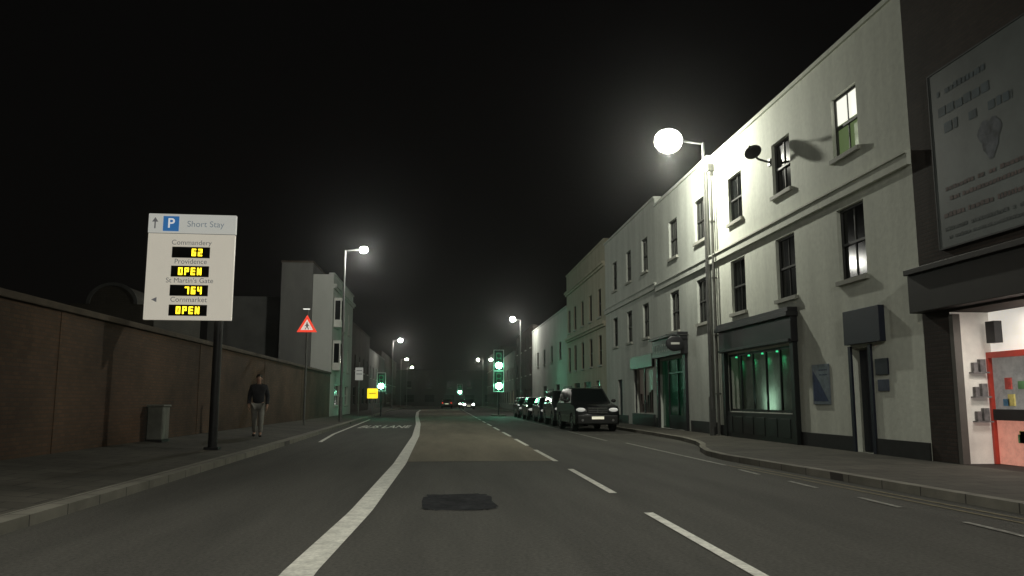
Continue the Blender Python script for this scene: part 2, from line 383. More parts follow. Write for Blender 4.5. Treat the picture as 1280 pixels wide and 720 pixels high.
while s<s1-.5:
    w=random.uniform(.12,.24); mb.box(-.306,-.3015,s,s+w*.25,3.3,3.62).box(-.306,-.3015,s+w*.25,s+w*.9,3.3,3.38)
    if random.random()<.5: mb.box(-.306,-.3015,s+w*.25,s+w*.8,3.54,3.61)
    s+=w+.09
mb.obj('lettering',PALE,sf)
t=thing('projecting_sign',(XR,30.2,3.2),0,'small rounded dark hanging sign projecting from the shop','sign'); MB().ell((-.55,0,.28),.36,.05,.3,24,10).obj('panel',SHOPK,t,smooth=True); MB().path([(0,0,.62),(-.9,0,.62)],.02).obj('bracket',DARKM,t); MB().box(-.72,-.38,-.056,-.045,.24,.32).obj('lettering',PALE,t)
MB().cyl((-.08,.15,.14),(-.08,.15,9.5),.05,n=8).obj('drainpipe',MATS['pipe_paint'],B)
y2=34.6; op=[]
for yc in(36.6,39.9,43.2): s=yc-y2; op+=[(s-.55,s+.55,7.3,8.9,'d'),(s-.55,s+.55,4.2,5.8,'d')]
B2=building('white_building','grey white terraced building with small shop windows below',XR,y2,45.8,10.35,STUC2,op,band=[6.35],plinth=(.55,[(0,.5),(5.9,11)]),holes=[(1.0,4.6,.7,2.8,.4),(7.2,8.2,.14,2.4,.2)])
sf=thing_part('shopfront',B2)
MB().box(.06,.12,1.0,1.08,.702,2.798).box(.06,.12,4.52,4.6,.702,2.798).box(.06,.12,2.75,2.82,.702,2.798).box(-.12,-.003,.7,4.9,2.82,3.4).box(-.05,-.003,.7,4.9,.15,.68).obj('frame',SHOPK,sf)
MB().quad((.3,1.0,.7),(.3,4.6,.7),(.3,4.6,2.8),(.3,1.0,2.8)).obj('window_display',emis('dim_shop_display',(.6,.5,.4),.05,(.08,.07,.06)),sf)
for i in range(9): MB().box(.2,.28,1.3+i*.35,1.5+i*.35,.75,1.0+random.random()*.8).obj('display_item',mat('display_goods',(.12,.1,.09),var=.5,scale=3),sf)
MB().box(.1,.16,7.22,8.18,.15,2.38).obj('door',NAVY,B2)
y3=45.8; op=[]
for yc in(47.6,50.6,53.6,56.6,59.2): s=yc-y3; op+=[(s-.5,s+.5,6.3,8.0,'d'),(s-.5,s+.5,3.4,5.2,'d')]
C=building('cream_building','cream classical building with tall windows and cornice',XR,y3,60.4,10.7,STUC3,op,cornice=[9.3,5.75],plinth=(.55,[(0,14.5)]),holes=[(2,3.2,.14,2.5,.2),(5,7.5,.9,2.5,.2),(9,11.5,.9,2.5,.2)])
for q in((5,7.5,.9),(9,11.5,.9),(2,3.2,.14)): MB().box(.1,.14,q[0],q[1],q[2],2.5).obj('lower_window',PANE,C)
for q in(.3,12.3):
    mb=MB().box(1.5,2.3,q,q+1.5,10.4,11.8)
    for c in(.3,.7,1.1): mb.cyl((1.9,q+c,11.79),(1.9,q+c,12.1),.1,.09,8)
    mb.obj('chimney',GREYR,C)
y4=60.4
D=building('white_warehouse','plain pale rendered low building with few windows',XR,y4,84,8.4,STUC4,[(3,4.2,4.6,6,'d'),(8,9.2,4.6,6,'d'),(13,14.2,4.6,6,'d'),(18,19.2,4.6,6,'d'),(4,6,1,2.6,'d'),(12,14.5,1,2.6,'d')],plinth=(.5,[(0,23)]))
def far_b(X,y0,y1,H,m,side,lab,glow=0):
    op=[];L=y1-y0;n=int(L/4.2)
    for i in range(n):
        s=(i+.5)*L/n
        for z in (4.1,7.0):
            if z+1.6<H-.4: op.append((s-.5,s+.5,z,z+1.5,'glow' if random.random()<glow else 'd'))
        op.append((s-1.2,s+1.0,.9,2.6,'glow' if random.random()<glow*1.5 else 'nosill'))
    return building('terraced_building',lab,X,y0,y1,H,m,op,side=side,groupname='dark terraces along the distant street')
far_b(9.6,84,104,9.2,DBRICK,1,'dark brick terraced building beyond the white ones',.1)
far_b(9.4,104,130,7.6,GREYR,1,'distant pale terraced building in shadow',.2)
far_b(9.6,130,170,10,DBRICK,1,'distant dark brick terrace',.15)
wl_end=54
root=thing('boundary_wall',(-7.3,0,0),0,'tall brown brick boundary wall with stone coping','wall')
MB().box(-.35,0,-30,wl_end-.2,0,3.0).obj('wall_face',BRICK,root,recalc=True)
MB().box(-.42,.07,-30,wl_end-.21,3.002,3.14).obj('coping',COPING,root,bevel=.02)
for yv_ in(7,16,25,34,43): MB().box(.002,.012,yv_,yv_+.5,.1,2.99).obj('pier',BRICK,root)
LB=building('pale_building','pale rendered three storey building rising behind the brick wall',-7.3,54,66,9.7,STUC4,[(2,3.1,6.3,8,'w'),(5.2,6.3,6.3,8,'w'),(8.6,9.7,6.3,8,'w'),(2,3.1,3.4,5.2,'w'),(5.2,6.3,3.4,5.2,'w'),(8.6,9.7,3.4,5.2,'w'),(2,4,.9,2.4,'w'),(7,10,.9,2.4,'w')],side=-1,depth=1.35,cornice=[8.9])
for z in(3.3,6.2):
    bw=thing_part('bay_window',LB)
    MB().box(-.5,-.002,9.9,11.4,z,z+2.0).obj('bay_frame',WFRAME,bw,bevel=.02)
    for q in((10.0,10.6),(10.7,11.3)): MB().box(-.51,-.502,q[0],q[1],z+.5,z+1.8).obj('pane',PANE,bw)
    MB().box(-.42,-.08,11.402,11.41,z+.5,z+1.8).obj('pane',PANE,bw)
t=thing('grey_building',(-8.67,53.9,0),0,'tall grey rendered gable block with flat top','building')
MB().box(-2.05,0,0,9,0,10.45).obj('wall',GREYR,t); MB().box(-2.11,.06,-.05,9.05,10.45,10.57).obj('coping',COPING,t)
t=thing('low_grey_building',(-10.75,56,0),0,'lower grey rendered building behind the wall','building')
GREYL=mat('low_grey_render',(.09,.09,.085),rough=.9,var=.3,scale=.5)
MB().box(-5.2,0,0,10,0,8.4).obj('wall',GREYL,t)
mb=MB(); mb.quad((-5.3,-.1,8.4),(.02,-.1,8.4),(.02,5,9.0),(-5.3,5,9.0)).quad((-5.3,10.1,8.4),(.02,10.1,8.4),(.02,5,9.0),(-5.3,5,9.0)).quad((-5.2,0,8.4),(-5.2,5,9.0),(-5.2,10,8.4)).quad((0,0,8.4),(0,5,9.0),(0,10,8.4)); mb.obj('roof',SLATE,t)
t=thing('arched_building',(-12.75,32,0),0,'grey outbuilding with a small rounded arched gable behind wall','building')
n=18; W_=1.15; zs=5.0
prof=[(-W_-.45,0),(W_+.45,0),(W_+.45,zs),(W_*.8,zs)]+[(W_*.8*math.cos(math.pi*i/n),zs+.8*math.sin(math.pi*i/n)) for i in range(1,n)]+[(-W_*.8,zs),(-W_-.45,zs)]
mb=MB(); N_=len(prof); mb.v=[(x,0,z) for x,z in prof]+[(x,6,z) for x,z in prof]
for i in range(N_): j=(i+1)%N_; mb.f.append((i,j,N_+j,N_+i))
mb.f+= [tuple(range(N_)),tuple(range(N_,2*N_))]
o=mb.obj('wall',brickmat('gable_brick',(.055,.048,.038),(.045,.04,.032),(.04,.036,.03),.225,.075,'xz'),t)
b=bmesh.new(); b.from_mesh(o.data); bmesh.ops.triangulate(b,faces=[f for f in b.faces if len(f.verts)>4]); b.to_mesh(o.data); b.free()
mb=MB()
for i in range(n):
    f=lambda k,r,y:(W_*.8*r*math.cos(math.pi*k/n),y,zs+.8*r*math.sin(math.pi*k/n))
    mb.quad(f(i,.9,-.05),f(i+1,.9,-.05),f(i+1,1.05,-.05),f(i,1.05,-.05)).quad(f(i,1.05,-.05),f(i+1,1.05,-.05),f(i+1,1.05,-.001),f(i,1.05,-.001)).quad(f(i,.9,-.05),f(i+1,.9,-.05),f(i+1,.9,-.001),f(i,.9,-.001))
mb.obj('arch_moulding',GREYD,t)
far_b(-8.2,66.5,92,8.3,DBRICK,-1,'dark brick building with unlit windows',.08)
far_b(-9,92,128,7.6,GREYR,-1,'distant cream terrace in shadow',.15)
far_b(-9.5,128,170,9,DBRICK,-1,'distant dark brick terrace',.15)
t=far_b(-24,178,214,8.0,GREYD,1,'dark building closing off the end of the street',.0)
t.location=(22,182,0); t.rotation_euler=(0,0,math.pi/2)

# ---- near right dark building
y5=4
E=building('dark_shop_building','dark brick building with billboard and lit shop entrance',XR,y5,15.04,12.5,DBRICK,[],holes=[(5.0,14.2-y5,.14,2.95,.78)],coping=True,roofm=SLATE)
MB().box(-.28,-.003,3,11.02,3.0,3.75).box(-.36,-.003,2.9,11.02,3.749,3.86).obj('fascia',mat('brown_fascia',(.020,.016,.014),rough=.6,var=.2),E,bevel=.01)
en=thing_part('shop_entrance',E); sa,sb=5.0,10.2; bk=.77
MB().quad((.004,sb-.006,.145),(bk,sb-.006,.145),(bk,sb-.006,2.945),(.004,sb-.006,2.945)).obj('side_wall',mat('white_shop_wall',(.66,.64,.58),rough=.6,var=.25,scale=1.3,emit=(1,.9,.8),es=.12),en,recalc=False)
for zz in(.9,1.35,1.8): MB().box(.3,.62,sb-.14,sb-.008,zz,zz+.025).box(.34,.42,sb-.1,sb-.02,zz+.025,zz+.2).box(.47,.58,sb-.1,sb-.02,zz+.025,zz+.26).obj('wall_shelf',mat('shelf_grey',(.16,.15,.15),var=.5,scale=9),en)
def zone(z0,z1,m,nm): MB().quad((bk-.005,sa,z0),(bk-.005,sb-.01,z0),(bk-.005,sb-.01,z1),(bk-.005,sa,z1)).obj(nm,m,en,recalc=False)
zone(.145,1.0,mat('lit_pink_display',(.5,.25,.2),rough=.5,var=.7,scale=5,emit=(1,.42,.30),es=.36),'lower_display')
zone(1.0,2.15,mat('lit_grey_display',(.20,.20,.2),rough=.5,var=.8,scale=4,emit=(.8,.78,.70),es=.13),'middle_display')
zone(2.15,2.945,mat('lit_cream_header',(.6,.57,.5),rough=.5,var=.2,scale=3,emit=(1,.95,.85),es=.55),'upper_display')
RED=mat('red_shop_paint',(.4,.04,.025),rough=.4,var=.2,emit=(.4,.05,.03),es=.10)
mb=MB().box(bk-.12,bk-.04,sa,sb-.02,2.08,2.19).box(bk-.12,bk-.04,sb-.065,sb-.012,.146,2.079)
for k in range(1,5):
    s=sb-.05-k*1.05; mb.box(bk-.12,bk-.04,s-.05,s,.146,2.079)
mb.obj('door_frame',RED,en)
MB().box(bk-.11,bk-.05,sa,sb-.08,.94,1.14).obj('door_rail',DARKM,en)
CL=[(.6,.1,.08),(.1,.25,.4),(.7,.6,.2),(.5,.5,.5),(.15,.35,.15)]
for k in range(44):
    s=random.uniform(sa+.2,sb-.2); z=random.choice([.25,.55,1.2,1.5,1.8]); ci=k%5
    MB().box(bk-.035,bk-.008,s-.08,s+.08,z,z+random.uniform(.12,.22)).obj('display_item',mat('goods_%s'%('red','blue','yellow','grey','green')[ci],CL[ci],var=.4,scale=6),en)
MB().box(bk-.2,bk-.05,sb-.42,sb-.18,2.35,2.75).obj('wall_speaker',DARKM,en)
MB().box(-.02,.12,sb-.12,sb-.008,.145,2.9).obj('door_jamb',mat('jamb_grey',(.12,.11,.10),var=.1),en)
light('entrance_light','AREA',(.4,8.6,2.9),38,(1,.92,.85),E,.6,rot=(0,0,0))
BBL=3.2
t=thing('billboard',(XR,11.0,4.15),0,'large pale advertising board on dark brick wall','billboard')
MB().box(-.08,-.003,0,BBL,0,3.4).obj('panel',mat('billboard_paper',(.095,.108,.105),rough=.6,var=.22,scale=1.2),t)
MB().box(-.09,-.003,-.02,BBL+.02,-.03,-.001).box(-.09,-.003,-.02,BBL+.02,3.401,3.43).box(-.09,-.003,BBL+.001,BBL+.025,-.002,3.402).obj('frame',mat('grey_edge',(.05,.05,.05),var=.2),t)
def rows(name,m,specs):
    for (sa_,sb_,z,h,dens) in specs:
        mb=MB(); s=sb_
        while s>sa_:
            w=random.uniform(.5,1.3)*h
            if random.random()<.9: mb.box(-.084,-.0815,max(sa_,s-w),s,z,z+h*random.uniform(.75,1))
            s-=w+h*.28
        mb.obj(name,m,t)
rows('blue_lettering',mat('teal_print',(.055,.078,.092),var=.4),[(1.5,2.95,2.9,.12,1),(1.5,2.95,2.5,.18,1),(1.0,2.8,2.15,.2,1)])
rows('red_lettering',mat('red_print',(.10,.07,.066),var=.4),[(.3,2.9,1.05,.08,1),(.3,2.8,.85,.08,1),(.3,3.0,.55,.09,1)])
rows('grey_lettering',mat('grey_print',(.07,.078,.078),var=.4),[(.3,3.0,.3,.07,1),(.3,2.9,.14,.06,1)])
mb=MB(); pts=[]
for i in range(26):
    a=i/26*2*math.pi; r=.34*(1+.18*math.sin(3*a)+.08*math.sin(7*a)); pts.append((-.083,1.6+r*math.cos(a)*.8,1.7+r*math.sin(a)))
mb.quad(*pts); mb.obj('printed_picture',mat('picture_print',(.072,.08,.095),var=.7,scale=5),t)

# ---------------------------------------------------------------- street lamps
def street_lamp(x,y,h,arm,side,power,label,z0=.12,col=(1,1,.85),rx=.4,ry=.24,rz=.22,lens=LENSW,grp='street lamps along the road',soft=.12,spot=False):
    t=thing('street_lamp',(x,y,z0),0 if side==1 else math.pi,label,'street lamp',grp)
    h-=z0
    MB().cyl((0,0,0),(0,0,1.3),.1,.1).cyl((0,0,1.3),(0,0,h+.02),.07,.045).box(-.09,.09,-.105,-.09,.3,.9).obj('pole',GALV,t,smooth=True)
    MB().path([(0,0,h-.02),(-arm+rx*.8,0,h+.06)],.035).obj('arm',GALV,t,smooth=True)
    MB().ell((-arm,0,h+.055),rx*.82,ry*.82,rz*1.08,top=1,bot=0.62).obj('lantern_cap',GALV,t,smooth=True)
    MB().ell((-arm,0,h+.05),rx,ry,rz).obj('lens',lens,t,smooth=True)
    if power:
        if spot: light('lamp_light','SPOT',(-arm,0,h-rz-.1),power,col,t,soft,rot=(0,R(28),0),spot=R(128),blend=.9)
        else: light('lamp_light','POINT',(-arm,0,h-rz-.06),power,col,t,soft)
    return t
street_lamp(9.1,26.6,10.3,1.25,1,2000,'tall steel street lamp shining brightly beside white building',rx=.50,ry=.46,rz=.44,soft=.08)  # globe enlarged to stand in for the lamp's glare
street_lamp(-5.35,43.8,9.45,1.0,-1,1000,'steel street lamp lit beside the pale building',z0=.18,col=(1,1,.9),lens=LENSF,rx=.24,ry=.2,rz=.19)
street_lamp(7.95,81,9.45,.8,1,1000,'distant lit street lamp in front of white building',col=(1,1,.88),lens=LENSF,rx=.30,ry=.28,rz=.27)
street_lamp(-6.7,111,9.45,1.0,-1,800,'distant lit street lamp beside dark terrace',z0=.15,col=(1,.97,.85),lens=LENSF,rx=.32,ry=.3,rz=.3)
street_lamp(8.2,160,9.3,1.0,1,400,'far lit street lamp at the end of the street',col=(1,.92,.75),lens=LENSF,rx=.3,ry=.3,rz=.3)
street_lamp(-7.3,146,8.6,1.0,-1,120,'far lit street lamp beside dark terrace',z0=.15,col=(1,.9,.7),lens=LENSF,rx=.3)
street_lamp(8.2,118,7.2,1.0,1,120,'far lit street lamp on a shorter pole',col=(1,.92,.75),lens=LENSF,rx=.26)
street_lamp(-7.3,172,8.2,1.0,-1,80,'far lit street lamp at the street end',z0=.15,col=(1,.8,.5),lens=LENSF,rx=.3)
street_lamp(-5.1,6.5,9.6,2.2,-1,1500,'unseen street lamp added beside the brick wall to light the road',z0=.17,col=(1,.98,.86),spot=True)  # out-of-view lamp added to light the foreground road, aimed off the wall
street_lamp(8.4,-4,9.8,3.6,1,2600,'unseen street lamp added behind the camera to light road and facade',col=(1,1,.88))  # added behind the camera to brighten the road and white facade

# ---------------------------------------------------------------- parking sign
SX,SY=-5.3,19.4; sz=zl(SX,SY)
t=thing('parking_sign',(SX,SY,sz),R(2),'tall white car park guide sign with amber displays on dark pole','sign')
MB().cyl((0,.12,0),(0,.12,3.3),.105,.1,16).cyl((0,.12,3.29),(0,.12,5.3),.1,.1,16).box(-.16,.16,-.04,.28,0,.06).obj('pole',DARKM,t,smooth=True)
SB=mat('sign_white_face',(.54,.52,.44),rough=.4,var=.1,scale=1.2,emit=(.96,.89,.74),es=.40); SB2=mat('sign_header_face',(.5,.5,.46),rough=.4,var=.1,scale=1.2,emit=(.88,.88,.80),es=.38)  # emission stands in for retroreflected headlight, likewise on the inks and symbol
bx0,bx1=-1.66,.33; zb,zt=3.17-sz,5.70-sz; zh=zt-.47
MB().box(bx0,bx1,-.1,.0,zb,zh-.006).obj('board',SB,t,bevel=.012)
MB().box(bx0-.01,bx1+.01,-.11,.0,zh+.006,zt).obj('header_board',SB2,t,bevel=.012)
MB().box(bx0,bx1,-.09,-.01,zh-.0055,zh+.0055).obj('joint',DARKM,t)
def ST(x,z,y=-.105): return Matrix.Translation((x,y,z))@Matrix.Rotation(R(90),4,'X')
INK=mat('sign_ink',(.05,.05,.06),var=.1); INKG=mat('sign_grey_ink',(.12,.12,.12),var=.1,emit=(.3,.3,.3),es=.26); INKB=mat('sign_blue_ink',(.16,.19,.2),var=.1,emit=(.34,.4,.45),es=.35)
BLUE=emis('parking_blue',(.05,.22,.55),.45,(.03,.13,.36)); LW=emis('letter_white',(1,1,1),.5,(.75,.75,.75))
MB().box(-1.33,-.97,-.122,-.1105,zt-.42,zt-.06).obj('parking_symbol',BLUE,t)
text('parking_letter','P',.33,LW,t,ST(-1.15,zt-.24,-.1235),off=.004)
MB().box(-1.53,-1.50,-.115,-.1105,zt-.36,zt-.19).quad((-1.585,-.113,zt-.2),(-1.445,-.113,zt-.2),(-1.515,-.113,zt-.09)).obj('arrow',INKG,t)
text('header_lettering','Short Stay',.205,INKB,t,ST(-.36,zt-.24,-.1125))
LED=emis('amber_led',(1,.72,.02),3.0); LEDB=mat('display_black',(.006,.006,.006),rough=.3,var=.1)
cx=-.66
SEG={'0':'abcdef','2':'abged','4':'fgbc','6':'afgedc','7':'abc','O':'abcdef','P':'abfge','E':'afged','N':'abcef'}
def led(txt,cx_,cz,h,parent,y=-.128):
    w=h*.56; gap=h*.26; th=h*.19; n=len(txt); tot=n*w+(n-1)*gap
    mb=MB()
    for i,ch in enumerate(txt):
        x0=cx_-tot/2+i*(w+gap); x1=x0+w; z0,z1=cz-h/2,cz+h/2; zm=cz; S=SEG[ch]
        def bx(a,b,c,d): mb.quad((a,y,c),(b,y,c),(b,y,d),(a,y,d))
        def bar(s_):
            if s_=='a': bx(x0,x1,z1-th,z1)
            if s_=='d': bx(x0,x1,z0,z0+th)
            if s_=='g': bx(x0,x1,zm-th/2,zm+th/2)
            if s_=='f': bx(x0,x0+th,zm,z1)
            if s_=='e': bx(x0,x0+th,z0,zm)
            if s_=='b': bx(x1-th,x1,zm,z1)
            if s_=='c': bx(x1-th,x1,z0,zm)
        if ch=='N':
            bx(x0,x0+th,z0,z1); bx(x1-th,x1,z0,z1)
            mb.quad((x0,y-.001,z1),(x0+th,y-.001,z1),(x1,y-.001,z0),(x1-th,y-.001,z0))
        else:
            for k,s_ in enumerate(S):
                y-=.0003; bar(s_)
    return mb.obj('display_digits',LED,parent,recalc=False)
rowsd=[('Commandery',5.01,'62',4.775,.14),('Providence',4.555,'OPEN',4.32,0),("St Martin's Gate",4.10,'764',3.865,.1),('Cornmarket',3.645,'OPEN',3.395,0)]
for name,zn,val,zd,dx in rowsd:
    text('name_lettering',name,.165,INKG,t,ST(cx,zn-sz))
    d=thing_part('display',t); w=.43
    MB().box(cx-w,cx+w,-.125,-.1005,zd-sz-.13,zd-sz+.13).obj('display_panel',LEDB,d)
    led(val,cx+dx,zd-sz,.175,d)
MB().quad((-1.50,-.104,3.64-sz),(-1.38,-.104,3.70-sz),(-1.38,-.104,3.58-sz)).obj('arrow',INKG,t)

# ---------------------------------------------------------------- warning triangle sign
TX,TY=-6.1,36.8; tz=zl(TX,TY)
t=thing('warning_sign',(TX,TY,tz),0,'red triangular pedestrian warning sign on grey pole with lamp','sign')
MB().cyl((0,.06,0),(0,.06,5.2),.045,.045).obj('pole',GALV,t,smooth=True)
zc=4.62-tz
def tri(s,y): return [(-s,y,zc-s*.577),(s,y,zc-s*.577),(0,y,zc+s*1.155)]
a=tri(.45,-.02); b=tri(.45,.0); mb=MB().quad(*a).quad(*b)
for i in range(3): j=(i+1)%3; mb.quad(a[i],a[j],b[j],b[i])
mb.obj('sign_plate',emis('sign_red',(1,.08,.04),.8,(.6,.03,.02)),t)  # red emission stands in for the sign lamp's light on the plate
MB().quad(*[(x,y,z) for x,y,z in tri(.28,-.024)]).obj('sign_face',emis('sign_face_white',(1,.80,.70),.6,(.7,.7,.7)),t,recalc=False)  # face emission likewise replaces light from the lamp above
mb=MB(); y=-.028
mb.quad(*[(.035*math.cos(i*.628),y,zc+.15+.035*math.sin(i*.628)) for i in range(10)])
mb.quad((-.035,y,zc-.02),(.04,y,zc-.02),(.035,y,zc+.11),(-.03,y,zc+.11)).quad((-.035,y,zc-.02),(.0,y,zc-.02),(-.06,y,zc-.14),(-.1,y,zc-.14)).quad((.0,y,zc-.02),(.04,y,zc-.02),(.1,y,zc-.14),(.06,y,zc-.14)).quad((.03,y,zc+.10),(.03,y,zc+.06),(.1,y,zc+.0),(.12,y,zc+.02)).quad((-.03,y,zc+.10),(-.03,y,zc+.06),(-.09,y,zc-.0),(-.11,y,zc+.02))
mb.obj('walking_figure',INK,t,recalc=False)
MB().path([(0,.06,5.2),(0,-.25,5.24)],.025).box(-.16,.16,-.36,-.2,5.2,5.24).obj('lamp_arm',GALV,t)
MB().box(-.14,.14,-.34,-.22,5.17,5.198).obj('sign_lamp',emis('sign_lamp_glow',(1,1,.9),1.2),t)

t=thing('utility_cabinet',(-7.02,20.9,zl(-7.02,20.9)-.01),0,'pale grey utility cabinet standing against the brick wall','cabinet')
CP=mat('cabinet_paint',(.14,.145,.125),rough=.6,var=.3,scale=2)
MB().box(-.18,.18,-.26,.26,.06,.86).obj('cabinet_body',CP,t,bevel=.02)
MB().box(-.21,.21,-.29,.29,.86,.91).obj('lid',CP,t,bevel=.015); MB().box(-.2,.2,-.28,.28,0,.058).obj('base',DARKM,t)
MB().box(.181,.188,-.23,-.005,.12,.82).obj('door',CP,t,bevel=.003); MB().box(.181,.188,.005,.23,.12,.82).obj('door',CP,t,bevel=.003)

# ---------------------------------------------------------------- traffic lights
GRN=emis('green_signal_lens',(.3,1,.62),90); OFF=mat('unlit_signal_lens',(.03,.015,.01),rough=.3,var=.1)
def signal_head(t,zc,s=1.,x=0):
    h=thing_part('signal_head',t)
    MB().box(x-.17*s,x+.17*s,-.2,.02,zc-.52*s,zc+.52*s).obj('housing',mat('signal_housing_lit',(.02,.03,.025),rough=.5,var=.1,emit=(.05,1,.4),es=.12),h,bevel=.02)  # green emission paints the lens spill onto the housing
    mb=MB().box(x-.34*s,x+.34*s,.022,.04,zc-.72*s,zc+.72*s); mb.obj('backing_board',HOUS,h)
    MB().box(x-.34*s,x-.31*s,.012,.0215,zc-.72*s,zc+.72*s).box(x+.31*s,x+.34*s,.012,.0215,zc-.72*s,zc+.72*s).box(x-.31*s,x+.31*s,.012,.0215,zc+.69*s,zc+.72*s).box(x-.31*s,x+.31*s,.012,.0215,zc-.72*s,zc-.69*s).obj('white_border',mat('border_white',(.7,.7,.7),rough=.5,var=.1),h)
    for k,dz in enumerate((.33,0,-.33)):
        r_=.21 if k==2 else .15  # green lens enlarged to stand in for its bloom
        MB().ell((x,-.2,zc+dz*s),r_*s,.06,r_*s,20,10).obj('lens',GRN if k==2 else OFF,h)
        mb=MB(); n=10
        for i in range(n):
            a0=math.pi*i/n; a1=math.pi*(i+1)/n; r=.215*s
            mb.quad((x+r*math.cos(a0),-.2,zc+dz*s+r*math.sin(a0)),(x+r*math.cos(a1),-.2,zc+dz*s+r*math.sin(a1)),(x+r*math.cos(a1),-.28,zc+dz*s+r*math.sin(a1)),(x+r*math.cos(a0),-.28,zc+dz*s+r*math.sin(a0)))
        mb.obj('visor',HOUS,h,recalc=False)
t=thing('traffic_light',(4.75,67,0),0,'tall pole with two traffic signal heads showing green','traffic light','traffic lights at the junction')
MB().cyl((0,.1,0),(0,.1,5.6),.06).obj('pole',DARKM,t,smooth=True)
signal_head(t,4.6,1.25); signal_head(t,2.9,1.25)
light('signal_glow','POINT',(0,-.8,4.1),22,(.1,1,.45),t,.15); light('signal_glow','POINT',(0,-.8,2.4),22,(.1,1,.45),t,.15)
t=thing('traffic_light',(-4.5,61,.13),0,'slim pole with one traffic signal head showing green','traffic light','traffic lights at the junction')
MB().cyl((0,.1,0),(0,.1,3.2),.055).obj('pole',DARKM,t,smooth=True); signal_head(t,2.55,.95)
light('signal_glow','POINT',(0,-.7,2.2),10,(.1,1,.45),t,.1)
t=thing('traffic_light',(2.9,128,0),0,'far traffic signal on a pole showing green','traffic light','traffic lights at the junction')
MB().cyl((0,.1,0),(0,.1,3.6),.055).obj('pole',DARKM,t,smooth=True); signal_head(t,3.0,1.2)
mb=MB(); n=20
pts=[(4.75+.6*math.cos(2*math.pi*i/n),67.5+1.8*math.sin(2*math.pi*i/n)) for i in range(n)]
mb.quad(*[(x,y,.11) for x,y in pts]); 
for i in range(n): j=(i+1)%n; mb.quad((*pts[i],0),(*pts[j],0),(*pts[j],.11),(*pts[i],.11))
struct(mb.obj('traffic_island',KERB),'small kerbed traffic island in the road','traffic island')

t=thing('yellow_sign',(-4.75,56.5,.14),0,'bright yellow square sign on a short post','sign')
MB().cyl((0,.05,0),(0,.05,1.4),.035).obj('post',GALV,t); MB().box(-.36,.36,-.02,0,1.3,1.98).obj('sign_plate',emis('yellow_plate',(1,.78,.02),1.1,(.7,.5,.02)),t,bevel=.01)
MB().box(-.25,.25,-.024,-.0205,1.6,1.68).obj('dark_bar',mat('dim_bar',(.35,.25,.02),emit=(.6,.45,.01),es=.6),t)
t=thing('white_sign',(-5.9,58.5,.14),0,'small white rectangular sign on a grey pole','sign')
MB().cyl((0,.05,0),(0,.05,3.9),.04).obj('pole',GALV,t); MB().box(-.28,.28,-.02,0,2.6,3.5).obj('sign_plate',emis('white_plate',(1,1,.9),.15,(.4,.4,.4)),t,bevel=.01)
MB().box(-.2,.2,-.024,-.0205,3.0,3.08).obj('dark_bar',INKG,t); MB().box(-.2,.2,-.024,-.0205,3.25,3.32).obj('dark_bar',INKG,t)

